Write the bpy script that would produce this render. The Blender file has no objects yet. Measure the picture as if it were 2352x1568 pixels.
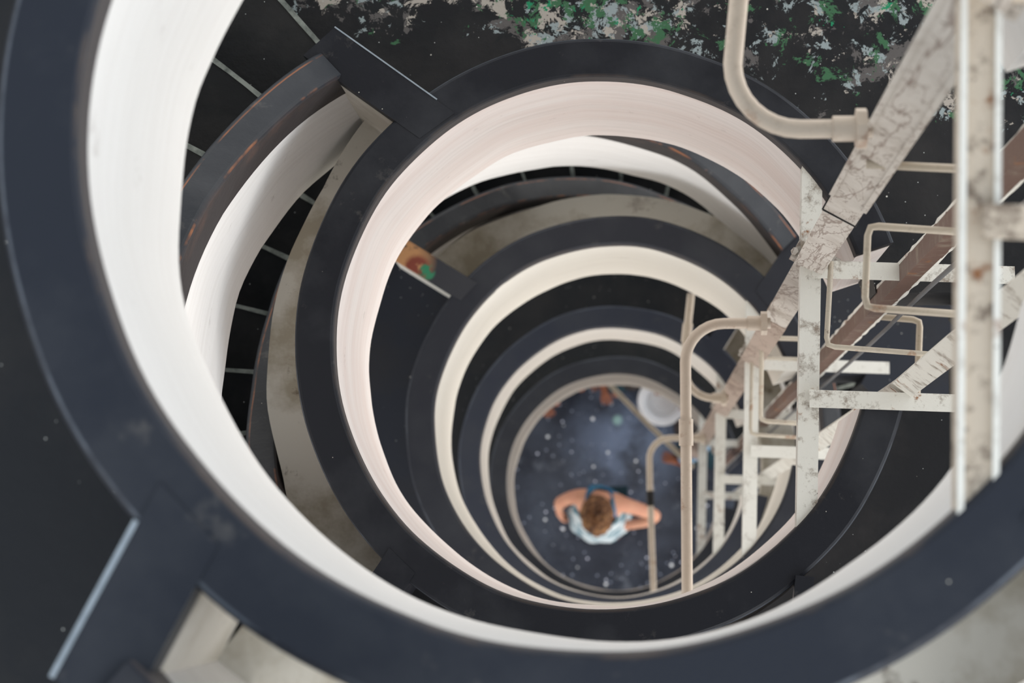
import bpy, bmesh, math, random
from mathutils import Vector, Matrix, noise
rnd = random.Random(7)
sc = bpy.context.scene
COL = sc.collection
R_ = math.radians
# ---------------------------------------------------------------- camera
GZ = 16.7                       # height of the camera above the ground floor
CAMX, CAMY = 0.060, -0.492
cam_d = bpy.data.cameras.new('camera'); cam = bpy.data.objects.new('camera', cam_d); COL.objects.link(cam)
cam_d.sensor_width = 22.5; cam_d.lens = 50.0; cam_d.clip_start = 0.05; cam_d.clip_end = 200
F = Vector((-268.2, 502.8, -5227.0)).normalized()
X = F.cross(Vector((0, 1, 0))).normalized(); Y = X.cross(F)
cam.matrix_world = Matrix(((X.x, Y.x, -F.x, CAMX), (X.y, Y.y, -F.y, CAMY), (X.z, Y.z, -F.z, GZ), (0, 0, 0, 1)))
cam_d.dof.use_dof = True; cam_d.dof.focus_distance = 5.3; cam_d.dof.aperture_fstop = 2.6
sc.camera = cam
# ---------------------------------------------------------------- world, light, exposure
w = bpy.data.worlds.new('overcast sky'); sc.world = w; w.use_nodes = True
wn = w.node_tree.nodes; wl = w.node_tree.links
bg = wn['Background']
tc = wn.new('ShaderNodeTexCoord'); sp = wn.new('ShaderNodeSeparateXYZ'); rp = wn.new('ShaderNodeValToRGB')
wl.new(tc.outputs['Generated'], sp.inputs[0]); wl.new(sp.outputs['Z'], rp.inputs[0]); wl.new(rp.outputs[0], bg.inputs[0])
rp.color_ramp.elements[0].position = 0.0; rp.color_ramp.elements[0].color = (1.0, 0.97, 0.94, 1)
rp.color_ramp.elements[1].position = 0.6; rp.color_ramp.elements[1].color = (0.80, 0.90, 1.0, 1)
mr = wn.new('ShaderNodeMapRange'); wl.new(sp.outputs['Z'], mr.inputs[0]); mr.inputs[1].default_value = 0.0; mr.inputs[2].default_value = 0.7
mr.inputs[3].default_value = 1.9; mr.inputs[4].default_value = 0.85; 
mx = wn.new('ShaderNodeMapRange'); wl.new(sp.outputs['X'], mx.inputs[0]); mx.inputs[1].default_value = 0.1; mx.inputs[2].default_value = 1.0
mx.inputs[3].default_value = 1.0; mx.inputs[4].default_value = 2.1          # added fill: sky brightened toward +x to light the lower frames
mm = wn.new('ShaderNodeMath'); mm.operation = 'MULTIPLY'; wl.new(mr.outputs[0], mm.inputs[0]); wl.new(mx.outputs[0], mm.inputs[1]); wl.new(mm.outputs[0], bg.inputs[1])
sun_d = bpy.data.lights.new('hazy_sun', 'SUN'); sun = bpy.data.objects.new('hazy_sun', sun_d); COL.objects.link(sun)
sun_d.energy = 1.6; sun_d.angle = R_(50); sun_d.color = (1.0, 0.97, 0.93)
sun.rotation_euler = Vector((0.15, -1.0, 0.50)).to_track_quat('Z', 'Y').to_euler()   # light falls from +x, -y, above
vs = sc.view_settings; vs.view_transform = 'Standard'; vs.look = 'None'; vs.gamma = 1; vs.use_curve_mapping = False
vs.exposure = -0.08

# ---------------------------------------------------------------- materials
def srgb(c):
    return tuple(((v / 255 / 12.92) if v <= 10 else ((v / 255 + 0.055) / 1.055) ** 2.4) for v in c) + (1,)
class M:
    def __init__(s, name, base, rough=0.5, spec=0.5):
        s.m = bpy.data.materials.new(name); s.m.use_nodes = True
        s.t = s.m.node_tree; s.n = s.t.nodes; s.p = s.n['Principled BSDF']
        s.p.inputs['Roughness'].default_value = rough
        s.p.inputs['Specular IOR Level'].default_value = spec
        s.p.inputs['Base Color'].default_value = srgb(base)
        s.geo = s.n.new('ShaderNodeNewGeometry'); s.pos = s.geo.outputs['Position']
        g = s.n.new('ShaderNodeRGB'); g.outputs[0].default_value = srgb(base); s.c = g.outputs[0]
    def link(s, a, b): s.t.links.new(a, b)
    def mul(s, vec, scale):
        v = s.n.new('ShaderNodeVectorMath'); v.operation = 'MULTIPLY'; s.link(vec, v.inputs[0]); v.inputs[1].default_value = scale; return v.outputs[0]
    def noise(s, scale, detail=4, rough=0.55, vec=None, off=0, dist=0):
        x = s.n.new('ShaderNodeTexNoise'); x.inputs['Scale'].default_value = scale; x.inputs['Detail'].default_value = detail
        x.inputs['Roughness'].default_value = rough; x.inputs['Distortion'].default_value = dist
        v = s.n.new('ShaderNodeVectorMath'); v.operation = 'ADD'; s.link(vec or s.pos, v.inputs[0]); v.inputs[1].default_value = (off, off * 1.7, off * .6)
        s.link(v.outputs[0], x.inputs['Vector']); return x.outputs[0]
    def vor(s, scale, off=0, vec=None):
        x = s.n.new('ShaderNodeTexVoronoi'); x.inputs['Scale'].default_value = scale
        v = s.n.new('ShaderNodeVectorMath'); v.operation = 'ADD'; s.link(vec or s.pos, v.inputs[0]); v.inputs[1].default_value = (off, off, off)
        s.link(v.outputs[0], x.inputs['Vector']); return x
    def ramp(s, f, a, b, inv=False):
        r = s.n.new('ShaderNodeMapRange'); r.inputs[1].default_value = a; r.inputs[2].default_value = b
        r.inputs[3].default_value = 1 if inv else 0; r.inputs[4].default_value = 0 if inv else 1
        s.link(f, r.inputs[0]); return r.outputs[0]
    def math(s, op, a, b):
        m = s.n.new('ShaderNodeMath'); m.operation = op
        for i, v in enumerate((a, b)):
            if isinstance(v, (int, float)): m.inputs[i].default_value = v
            else: s.link(v, m.inputs[i])
        return m.outputs[0]
    def mix(s, fac, col):
        x = s.n.new('ShaderNodeMix'); x.data_type = 'RGBA'
        if isinstance(fac, (int, float)): x.inputs[0].default_value = fac
        else: s.link(fac, x.inputs[0])
        s.link(s.c, x.inputs[6])
        if isinstance(col, tuple): x.inputs[7].default_value = srgb(col)
        else: s.link(col, x.inputs[7])
        s.c = x.outputs[2]; return s
    def dist(s, p, r0, r1):     # 1 inside r0 of point p, fading to 0 at r1
        v = s.n.new('ShaderNodeVectorMath'); v.operation = 'DISTANCE'; s.link(s.pos, v.inputs[0]); v.inputs[1].default_value = p
        return s.ramp(v.outputs['Value'], r0, r1, True)
    def axis(s, k):
        x = s.n.new('ShaderNodeSeparateXYZ'); s.link(s.pos, x.inputs[0]); return x.outputs[k]
    def uv(s):
        x = s.n.new('ShaderNodeUVMap'); y = s.n.new('ShaderNodeSeparateXYZ'); s.link(x.outputs[0], y.inputs[0]); return x.outputs[0], y.outputs[0], y.outputs[1]
    def specks(s, scale, size, col, dens=0.5, off=0, amt=1.0):
        v = s.vor(scale, off); d = s.ramp(v.outputs['Distance'], size * .6, size, True)
        sep = s.n.new('ShaderNodeSeparateXYZ'); s.link(v.outputs['Color'], sep.inputs[0])
        k = s.ramp(sep.outputs[0], dens, dens + .02, True)
        return s.mix(s.math('MULTIPLY', s.math('MULTIPLY', d, k), amt), col)
    def bump(s, f, strength, distn=0.01):
        b = s.n.new('ShaderNodeBump'); b.inputs['Strength'].default_value = strength; b.inputs['Distance'].default_value = distn
        s.link(f, b.inputs['Height']); s.link(b.outputs[0], s.p.inputs['Normal']); return s
    def rough(s, f, a, b):
        r = s.n.new('ShaderNodeMapRange'); r.inputs[3].default_value = a; r.inputs[4].default_value = b; s.link(f, r.inputs[0]); s.link(r.outputs[0], s.p.inputs['Roughness']); return s
    def done(s): s.link(s.c, s.p.inputs['Base Color']); return s.m

def mat_white(name, base, stain=0.25, seed=0, pink=0.0, dirty=False, streak=True, dirt=1.0):
    m = M(name, base, 0.55, 0.3)
    u, _, _ = m.uv()
    if streak: m.mix(m.math('MULTIPLY', m.ramp(m.noise(1.0, 4, .6, m.mul(u, (2.0, 45.0, 1)), seed), .45, .75), stain * .6), (150, 138, 128))
    if pink: m.mix(m.math('MULTIPLY', m.ramp(m.noise(1.0, 3, .6, m.mul(u, (.9, 6.0, 1)), seed + 9), .42, .62), pink), (196, 160, 146))
    m.mix(m.math('MULTIPLY', m.ramp(m.noise(7.0, 5, .7, None, seed + 3), .64, .74), stain * 1.6), (112, 96, 86))
    if dirty:
        m.mix(m.math('MULTIPLY', m.ramp(m.noise(2.6, 6, .65, None, seed + 5), .46, .58), .6 * dirt), (148, 138, 118))
        m.mix(m.math('MULTIPLY', m.ramp(m.noise(5.5, 6, .7, None, seed + 6), .60, .70), .8 * dirt), (78, 64, 48))
    m.bump(m.noise(14, 4, .5, None, seed), .25, .01)
    return m.done()
def mat_cap(name, base, seed=0, outer=0.098, wear=.18, orange=False):
    m = M(name, base, 0.5, 0.25)
    m.mix(m.math('MULTIPLY', m.ramp(m.noise(4.0, 5, .6, None, seed), .45, .75), .45), (66, 68, 72))
    m.mix(m.math('MULTIPLY', m.ramp(m.noise(9.0, 5, .7, None, seed + 2), .62, .72), .4), (96, 93, 90))
    _, u, v = m.uv()
    m.mix(m.math('MULTIPLY', m.ramp(v, -.012, -.004, True), .55), (84, 78, 76) if not orange else (58, 50, 48))
    for (pos, wd, col, th) in ((outer, .0045, (150, 160, 172) if not orange else (170, 104, 62), .42), (0.0, .007, (128, 106, 84) if not orange else (182, 112, 62), .50)):
        d = m.ramp(m.math('ABSOLUTE', m.math('SUBTRACT', v, pos), 0), wd * .4, wd, True)
        k = m.ramp(m.noise(6.0, 4, .6, None, seed + 4 + pos * 50), th, th + .12)
        m.mix(m.math('MULTIPLY', m.math('MULTIPLY', d, k), .75 * wear), col)
    if orange:
        d = m.ramp(m.math('ABSOLUTE', m.math('SUBTRACT', v, -.035), 0), .015, .045, True)
        k = m.ramp(m.noise(5.0, 5, .65, None, seed + 14), .50, .64)
        m.mix(m.math('MULTIPLY', m.math('MULTIPLY', d, k), .4), (100, 74, 64))
    m.specks(34, .055, (200, 196, 184), .10, seed)
    m.rough(m.noise(6, 4, .6, None, seed), .42, .62)
    m.bump(m.noise(38, 4, .6, None, seed), .18, .006)
    return m.done()
def mat_floor(name, base, seed=0, peel=None, speck=.25):
    m = M(name, base, 0.5, 0.25)
    m.mix(m.math('MULTIPLY', m.ramp(m.noise(3.0, 5, .65, None, seed), .45, .7), .55), (50, 48, 47))
    if peel:
        x = m.axis('X'); y = m.axis('Y')
        # large region where the top coat has flaked away
        reg = m.math('ADD', m.ramp(m.math('ADD', y, m.math('MULTIPLY', x, .2)), peel[0], peel[1]), m.math('MULTIPLY', m.math('SUBTRACT', m.noise(2.6, 3, .5, None, seed + 1), .5), 1.5))
        reg = m.math('MINIMUM', m.math('MAXIMUM', reg, 0), 1)
        def patch(sc_, th, off, det=9, r=.72):
            nn = m.noise(sc_, det, r, None, off, .4)
            t = m.math('ADD', nn, m.math('MULTIPLY', m.math('SUBTRACT', reg, 1), .32))
            return m.ramp(t, th, th + .012)
        m.mix(patch(9, .49, seed + 3), (88, 84, 82))
        m.mix(patch(15, .515, seed + 5), (140, 150, 150))
        m.mix(patch(13, .515, seed + 8), (58, 98, 68))
        m.mix(patch(17, .535, seed + 12), (166, 158, 148))
        m.mix(patch(21, .60, seed + 15), (30, 128, 88))
        m.mix(patch(12, .53, seed + 18), (24, 26, 28))
    m.specks(26, .07, (205, 202, 192), speck * .5, seed)
    m.specks(60, .10, (190, 192, 188), speck * .3, seed + 2)
    m.rough(m.noise(8, 4, .6, None, seed), .40, .65)
    m.bump(m.noise(22, 5, .65, None, seed), .3, .008)
    return m.done()
def mat_steel(name, base, rust=.4, seed=0):
    m = M(name, base, 0.5, 0.4)
    m.mix(m.math('MULTIPLY', m.ramp(m.noise(16, 6, .75, None, seed), .52, .66), .75 * rust * 2), (126, 112, 98))
    m.mix(m.math('MULTIPLY', m.ramp(m.noise(8, 6, .7, None, seed + 3), .60, .66), min(1, 1.2 * rust * 2)), (134, 88, 52))
    m.mix(m.math('MULTIPLY', m.ramp(m.noise(20, 5, .7, None, seed + 6), .66, .70), .9), (66, 46, 36))
    m.bump(m.noise(40, 5, .7, None, seed), .4, .004)
    return m.done()
def mat_plain(name, base, rough=.6, seed=0, var=.25, var_col=None, sc_=12):
    m = M(name, base, rough, .35)
    vc = var_col or tuple(int(c * .6) for c in base)
    m.mix(m.math('MULTIPLY', m.ramp(m.noise(sc_, 5, .65, None, seed), .4, .7), var), vc)
    m.bump(m.noise(sc_ * 3, 4, .6, None, seed), .15, .004)
    return m.done()

# ---------------------------------------------------------------- mesh helpers
def link(name, bm, mat, parent=None, smooth=False, loc=None):
    bmesh.ops.recalc_face_normals(bm, faces=bm.faces)
    me = bpy.data.meshes.new(name); bm.to_mesh(me); bm.free()
    o = bpy.data.objects.new(name, me); COL.objects.link(o)
    if mat: me.materials.append(mat)
    if smooth:
        for p in me.polygons: p.use_smooth = True
    if parent:
        o.parent = parent; o.location = -parent.location if loc is None else loc
        if parent.parent: o.location = (0, 0, 0)
    return o
def tag(o, label=None, cat=None, group=None, kind=None):
    for k, v in (('label', label), ('category', cat), ('group', group), ('kind', kind)):
        if v: o[k] = v
    return o
def thing(name, label, cat, loc, group=None):
    o = bpy.data.objects.new(name, None); COL.objects.link(o); o.location = loc; o.empty_display_size = .1
    return tag(o, label, cat, group)
def set_smooth_angle(o, ang=40):
    me = o.data
    for p in me.polygons: p.use_smooth = True
    bm = bmesh.new(); bm.from_mesh(me)
    for e in bm.edges:
        if len(e.link_faces) == 2 and e.calc_face_angle(0) > R_(ang): e.smooth = False
    bm.to_mesh(me); bm.free()
def sweep(prof, angs, cx=0, cy=0, zf=None, closed=False, wob=0.0, seed=0, wob_z=0.0, rf=None):
    """prof: list of (r, z, v). closed loop profile swept through the angles (degrees)"""
    bm = bmesh.new(); uvl = bm.loops.layers.uv.new('UVMap')
    n = len(prof); rings = []
    for a in angs:
        t = R_(a); c, s = math.cos(t), math.sin(t); dz = zf(a) if zf else 0
        dr = rf(a) if rf else 0
        row = []
        for (r, z, v) in prof:
            wv = noise.noise(Vector((c * 3.1 + seed, s * 3.1, z * 2 + dz * .6))) * wob
            wz = noise.noise(Vector((c * 9 + seed * 2, s * 9, r * 4))) * wob_z
            row.append(bm.verts.new((cx + (r + dr + wv) * c, cy + (r + dr + wv) * s, z + dz + wz)))
        rings.append(row)
    m = len(rings)
    for i in range(m if closed else m - 1):
        j = (i + 1) % m
        for k in range(n):
            l = (k + 1) % n
            f = bm.faces.new((rings[i][k], rings[j][k], rings[j][l], rings[i][l]))
            ua = R_(angs[i]) * .7; ub = ua + R_(abs(angs[1] - angs[0])) * .7
            va, vb = prof[k][2], prof[l][2]
            for lp, uvv in zip(f.loops, ((ua, va), (ub, va), (ub, vb), (ua, vb))): lp[uvl].uv = uvv
    if not closed:
        for row in (rings[0], rings[-1]):
            f = bm.faces.new(row)
            for lp, p in zip(f.loops, prof): lp[uvl].uv = (0, p[2])
    return bm
def frange(a, b, step):
    n = max(1, int(round(abs(b - a) / step))); return [a + (b - a) * i / n for i in range(n + 1)]
def cap_prof(ri, ro, z0, z1, b=.012):
    # fascia + chamfered top. v = distance from the inner edge measured outwards, negative down the inner fascia
    w_ = ro - ri; h = z1 - z0
    return [(ri, z0, -h), (ri, z1 - b, -b), (ri + b * .35, z1 - b * .35, 0), (ri + b, z1, b), (ro - b, z1, w_ - b), (ro - b * .35, z1 - b * .35, w_), (ro, z1 - b, w_ + b), (ro, z0, w_ + h)]
def box_pts(bm, pts8):
    v = [bm.verts.new(p) for p in pts8]
    for f in ((0, 1, 2, 3), (7, 6, 5, 4), (0, 4, 5, 1), (1, 5, 6, 2), (2, 6, 7, 3), (3, 7, 4, 0)): bm.faces.new([v[i] for i in f])
def quad_prism(bm, quad, z0, z1):
    box_pts(bm, [(x, y, z0) for x, y in quad] + [(x, y, z1) for x, y in quad])
def bevel(bm, w_=.006, seg=2):
    bmesh.ops.bevel(bm, geom=[e for e in bm.edges if len(e.link_faces) == 2 and e.calc_face_angle(0) > .5], offset=w_, segments=seg, affect='EDGES', profile=.6)
def bar(bm, p, q, w_, h, up=(0, 0, 1)):
    p = Vector(p); q = Vector(q); d = (q - p).normalized(); u = Vector(up)
    if abs(d.dot(u)) > .95: u = Vector((0, 1, 0))
    s = d.cross(u).normalized() * w_ / 2; t = s.cross(d).normalized() * h / 2
    box_pts(bm, [p - s - t, p + s - t, p + s + t, p - s + t, q - s - t, q + s - t, q + s + t, q - s + t])
def angle_bar(bm, p, q, a, b, t, sdir, udir):
    """L section: flange a along sdir, flange b along udir, thickness t, corner line p-q"""
    p = Vector(p); q = Vector(q); s = Vector(sdir); u = Vector(udir)
    prof = [(0, 0), (a, 0), (a, t), (t, t), (t, b), (0, b)]
    n = 1 + int((q - p).length / .05); rows = []
    for i in range(n + 1):
        c = p.lerp(q, i / n)
        rows.append([bm.verts.new(c + s * x + u * y) for x, y in prof])
    for i in range(n):
        for k in range(6): bm.faces.new((rows[i][k], rows[i + 1][k], rows[i + 1][(k + 1) % 6], rows[i][(k + 1) % 6]))
    bm.faces.new(rows[0]); bm.faces.new(rows[-1])
def smooth_path(pts, it=2, keep=True):
    pts = [Vector(p) for p in pts]
    for _ in range(it):
        o = [pts[0]]
        for a, b in zip(pts, pts[1:]): o += [a.lerp(b, .25), a.lerp(b, .75)]
        o.append(pts[-1]); pts = o
    return pts
def tube(bm, pts, r, n=14, r1=None):
    pts = [Vector(p) for p in pts]; rows = []; prev = None
    for i, p in enumerate(pts):
        d = (pts[min(i + 1, len(pts) - 1)] - pts[max(i - 1, 0)]).normalized()
        if prev is None: s = d.orthogonal().normalized()
        else: s = (prev - d * prev.dot(d)).normalized()
        prev = s; t = d.cross(s)
        rr = r if r1 is None else r + (r1 - r) * i / (len(pts) - 1)
        rows.append([bm.verts.new(p + (s * math.cos(2 * math.pi * k / n) + t * math.sin(2 * math.pi * k / n)) * rr) for k in range(n)])
    for a, b in zip(rows, rows[1:]):
        for k in range(n): bm.faces.new((a[k], a[(k + 1) % n], b[(k + 1) % n], b[k]))
    bm.faces.new(rows[0]); bm.faces.new(rows[-1])

# ---------------------------------------------------------------- measured storeys
H = 2.68
names = 'ABCDE'
capz = dict(A=GZ - 2.824, B=GZ - 5.500, C=GZ - 8.119, D=GZ - 10.902, E=GZ - 13.559)   # white/black seam of each ring
lowz = dict(A=GZ - 3.430, B=GZ - 6.244, C=GZ - 8.971, D=GZ - 11.550, E=GZ - 14.451)
cen = dict(A=(.021, .040), B=(-.007, .032), C=(.011, -.013), D=(-.006, -.026), E=(-.020, -.032))
capt = dict(A=.06, B=.060, C=.05, D=.05, E=.05)
the = dict(A=230.0, B=132, C=44, D=-46, E=-136)      # where the stair leaves each floor (degrees)
OPEN = 92
RI, RO = .65, .748
RR0, RR1 = .945, 1.035                              # stair parapet
RW = 2.3
word = dict(A='nearest the camera', B='second from the top', C='third from the top', D='fourth from the top', E='lowest and smallest in view')

cap_col = dict(A=(33, 37, 46), B=(22, 24, 31), C=(42, 44, 51), D=(48, 52, 63), E=(42, 44, 50))
wht = dict(A=(218, 217, 215), B=(228, 221, 217), C=(230, 225, 216), D=(228, 222, 214), E=(214, 206, 196))
m_cap = {k: mat_cap('black_cap_paint_' + k, cap_col[k], seed=i * 7.3, wear=.3 if k == 'A' else .15) for i, k in enumerate(names)}
m_wht = {k: mat_white('white_lime_paint_' + k, wht[k], .22 if k != 'B' else .3, seed=i * 4.1, pink={'B': .2}.get(k, 0)) for i, k in enumerate(names)}
m_railcap = mat_cap('worn_rail_cap_paint', (32, 36, 42), seed=51, outer=.072, wear=.7, orange=True)
m_railwall = mat_white('stair_wall_white', (226, 224, 222), .22, seed=31, dirty=False)
m_dirty = mat_white('stained_white_stub', (204, 199, 190), .3, seed=3.3, dirty=True, streak=False, dirt=.7)
m_ledge = mat_white('stained_ledge', (200, 196, 186), .3, seed=93, dirty=True, streak=False, dirt=1.3)
m_slab = mat_white('slab_edge_white', (200, 194, 184), .4, seed=71, dirty=True)
m_floor = {'A': mat_floor('black_floor_paint_A', (28, 30, 34), 1, speck=.55),
           'B': mat_floor('peeling_floor_paint_B', (20, 21, 24), 11, peel=(.62, .92), speck=.5),
           'C': mat_floor('blue_black_floor_C', (40, 43, 51), 21, speck=.5),
           'D': mat_floor('black_floor_paint_D', (27, 29, 32), 31, peel=(.25, 1.7), speck=.4),
           'E': mat_floor('black_floor_paint_E', (26, 28, 30), 41, peel=(.25, 1.7), speck=.4)}
m_step = mat_floor('black_step_paint', (13, 15, 17), 61, speck=.25)
m_nose = mat_plain('worn_step_edge', (134, 138, 130), .7, 5, .95, (40, 46, 44), 16)
m_edge = mat_plain('painted_edge_highlight', (150, 160, 168), .5, 7, .5, (88, 98, 108), 26)
m_steel_a = mat_steel('rust_blotched_steel', (196, 182, 164), .9, 62)
m_steel = mat_steel('white_painted_steel', (222, 220, 212), .30, 2)
m_steel2 = mat_steel('mottled_painted_steel', (214, 211, 202), .62, 12)
m_cream = mat_steel('cream_painted_metal', (178, 168, 152), .24, 22)
m_pipe = mat_steel('cream_conduit', (194, 182, 168), .2, 26)
def mat_duct(name, base, seed):
    m = M(name, base, .5, .4)
    m.mix(m.math('MULTIPLY', m.ramp(m.noise(9, 5, .65, None, seed), .45, .7), .5), (150, 138, 126))
    for q, (vec, th) in enumerate((((7, 7, 1.3), .016), ((16, 16, 5), .012))):
        nn = m.noise(1.0, 5, .6, m.mul(m.pos, vec), seed + q * 5, .5)
        d = m.ramp(m.math('ABSOLUTE', m.math('SUBTRACT', nn, .5), 0), th * .3, th, True)
        m.mix(m.math('MULTIPLY', d, .6), (108, 86, 74))
    m.mix(m.math('MULTIPLY', m.ramp(m.noise(30, 5, .7, None, seed + 8), .64, .70), .7), (92, 76, 64))
    m.bump(m.noise(30, 5, .6, None, seed), .3, .004)
    return m.done()
m_duct = mat_duct('aged_cream_plastic', (196, 190, 182), 32)
m_duct2 = mat_duct('browned_cream_plastic', (164, 146, 134), 37)
m_rust = mat_steel('rusted_iron', (98, 74, 64), .6, 42)
m_black = mat_plain('black_rubber', (24, 24, 26), .6)
m_cable = mat_plain('grey_cable', (96, 96, 98), .5)

# ---------------------------------------------------------------- building shell
def floor_slab(k):
    z1 = capz[k] - .42; z0 = lowz[k] + .02
    a0, a1 = the[k] + OPEN + 3, the[k] + 360
    # rectangular shaft opening near +x
    bm = bmesh.new(); uvl = bm.loops.layers.uv.new('UVMap')
    rs = [.738] + [.76 + (RW - .76) * i / 22 for i in range(23)]
    an = frange(a0, a1, 2.0)
    def inhole(x, y): return .45 < x < HX1 and HY0 < y < HY1
    top = {}; bot = {}
    def V(d, i, j, z):
        if (i, j) not in d:
            t = R_(an[i]); d[i, j] = bm.verts.new((rs[j] * math.cos(t), rs[j] * math.sin(t), z))
        return d[i, j]
    for i in range(len(an) - 1):
        for j in range(len(rs) - 1):
            t = R_((an[i] + an[i + 1]) / 2); r = (rs[j] + rs[j + 1]) / 2
            if inhole(r * math.cos(t), r * math.sin(t)): continue
            bm.faces.new([V(top, i, j, z1), V(top, i, j + 1, z1), V(top, i + 1, j + 1, z1), V(top, i + 1, j, z1)])
            bm.faces.new([V(bot, i, j, z0), V(bot, i + 1, j, z0), V(bot, i + 1, j + 1, z0), V(bot, i, j + 1, z0)])
    bkey = {v: k_ for k_, v in bot.items()}; tkey = {v: k_ for k_, v in top.items()}
    for e in [e for e in bm.edges if len(e.link_faces) == 1 and e.verts[0] in tkey]:
        a, b = e.verts
        bm.faces.new([a, b, bot[tkey[b]], bot[tkey[a]]])
    # straighten the edge of the hole
    for d in (top, bot):
        for (i, j), v in d.items():
            x, y = v.co.x, v.co.y
            if any(f for f in ()): pass
            if .45 < x < HX1 + .07 and HY0 - .05 < y < HY1 + .05 and any(len(e.link_faces) and True for e in v.link_edges):
                dl = [(abs(x - HX1), 'x', HX1), (abs(y - HY0), 'y', HY0), (abs(y - HY1), 'y', HY1)]
                dd = min(dl)
                if inhole(x, y) or dd[0] < .03:
                    if dd[1] == 'x': v.co.x = dd[2]
                    else: v.co.y = dd[2]
    bm.normal_update(); bmesh.ops.recalc_face_normals(bm, faces=bm.faces)
    for f in bm.faces: f.material_index = 0 if f.normal.z > -.5 else 1
    o = link('floor', bm, m_floor[k]); o.data.materials.append(m_slab); tag(o, kind='structure')
    return o
HX1, HY0, HY1 = .93, -.10, .20
for k in names: floor_slab(k)

# ground storey floor
bm = bmesh.new()
N = 40
for i in range(N):
    for j in range(N):
        pass
bmesh.ops.create_grid(bm, x_segments=60, y_segments=60, size=5.0)
mg = M('wet_blue_black_ground', (40, 44, 54), .3, .6)
mg.mix(mg.math('MULTIPLY', mg.ramp(mg.noise(2.2, 5, .6, None, 3), .42, .68), .7), (74, 80, 92))
mg.mix(mg.math('MULTIPLY', mg.ramp(mg.noise(7, 5, .7, None, 8), .60, .70), .5), (108, 112, 120))
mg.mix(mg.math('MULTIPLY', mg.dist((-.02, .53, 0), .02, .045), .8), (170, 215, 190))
mg.specks(16, .15, (235, 236, 250), .30, 4)  # white specks paint in the glints of the wet ground
mg.mix(mg.math('MULTIPLY', mg.math('MULTIPLY', mg.dist((.02, .35, 0), .1, .5), mg.ramp(mg.noise(4, 4, .6, None, 12), .30, .55)), .65), (128, 142, 168))  # bluish reflection of daylight painted into the ground colour
mg.specks(9, .14, (255, 255, 255), .40, 7)  # larger white specks, painted glints as well
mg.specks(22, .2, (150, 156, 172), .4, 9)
mg.rough(mg.noise(5, 4, .6, None, 6), .16, .42)
mg.bump(mg.noise(20, 5, .6, None, 9), .3, .01)
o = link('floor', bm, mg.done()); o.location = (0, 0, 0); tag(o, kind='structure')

# ---------------------------------------------------------------- ring parapets
def ring_parapet(k, i):
    cx, cy = cen[k]; z = capz[k]; zl = lowz[k]
    a0 = math.degrees(math.atan2(.20, .60)); a1 = 360 + math.degrees(math.atan2(-.145, .63))
    an = frange(a0, a1, 2.0)
    t = thing('ring_parapet', {'A': 'largest white ring parapet with black cap, closest and cut by the left and bottom edges',
        'B': 'white ring parapet with black cap beside the peeling green and black floor',
        'C': 'white ring parapet with grey-black cap inside the second ring, short stub to its left',
        'D': 'white ring parapet with blue-grey cap, second smallest of the nested rings',
        'E': 'smallest white ring parapet, framing the wet ground floor and the person'}[k], 'parapet', (cx, cy, zl), 'ring parapets around the stairwell')
    wall = [(RI, zl, 0), (RI + .004, zl + .02, .02)]
    nseg = 8
    wall = [(RI, zl + (z + .01 - zl) * j / nseg, (z - zl) * j / nseg) for j in range(nseg + 1)]
    wall += [(RO - .012, z + .01, .9), (RO - .012, zl, 1.6)]
    bm = sweep(wall, an, cx, cy, wob=.010, seed=i * 3.7, wob_z=.012 if k != 'A' else .006)
    o = link('wall', bm, m_wht[k], t); set_smooth_angle(o)
    la = frange(the[k] - 7, the[k] + OPEN + 4, 2.0)
    bm = bmesh.new(); rows = []
    zt = z - .42; zb2 = zl + .01
    for a in la:
        f_ = min((a - la[0]) / 22, (la[-1] - a) / 30, 1.0); r1 = .945 - .057 * f_ + .006 * noise.noise(Vector((a * .1, i, 0)))
        c, s_ = math.cos(R_(a)), math.sin(R_(a)); ox, oy = (cx, cy) if k == 'A' else (0, 0)
        rows.append([bm.verts.new(p) for p in ((cx + (RO - .02) * c, cy + (RO - .02) * s_, zb2), (cx + (RO - .02) * c, cy + (RO - .02) * s_, zt), (ox + r1 * c, oy + r1 * s_, zt), (ox + r1 * c, oy + r1 * s_, zb2))])
    for p, q in zip(rows, rows[1:]):
        for h_ in range(4): bm.faces.new((p[h_], q[h_], q[(h_ + 1) % 4], p[(h_ + 1) % 4]))
    bm.faces.new(rows[0]); bm.faces.new(rows[-1])
    lo_ = link('ledge', bm, m_ledge, t); lo_['label'] = 'stained pale ledge along the outside of the parapet'
    bm = sweep(cap_prof(RI - .006, RO - (.009 if k == 'B' else 0), z, z + capt[k], .009), an, cx, cy, wob=.006, seed=i * 5.1)
    o = link('cap', bm, m_cap[k], t); set_smooth_angle(o, 20)
    return t
rings = {k: ring_parapet(k, i) for i, k in enumerate(names)}

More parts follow.
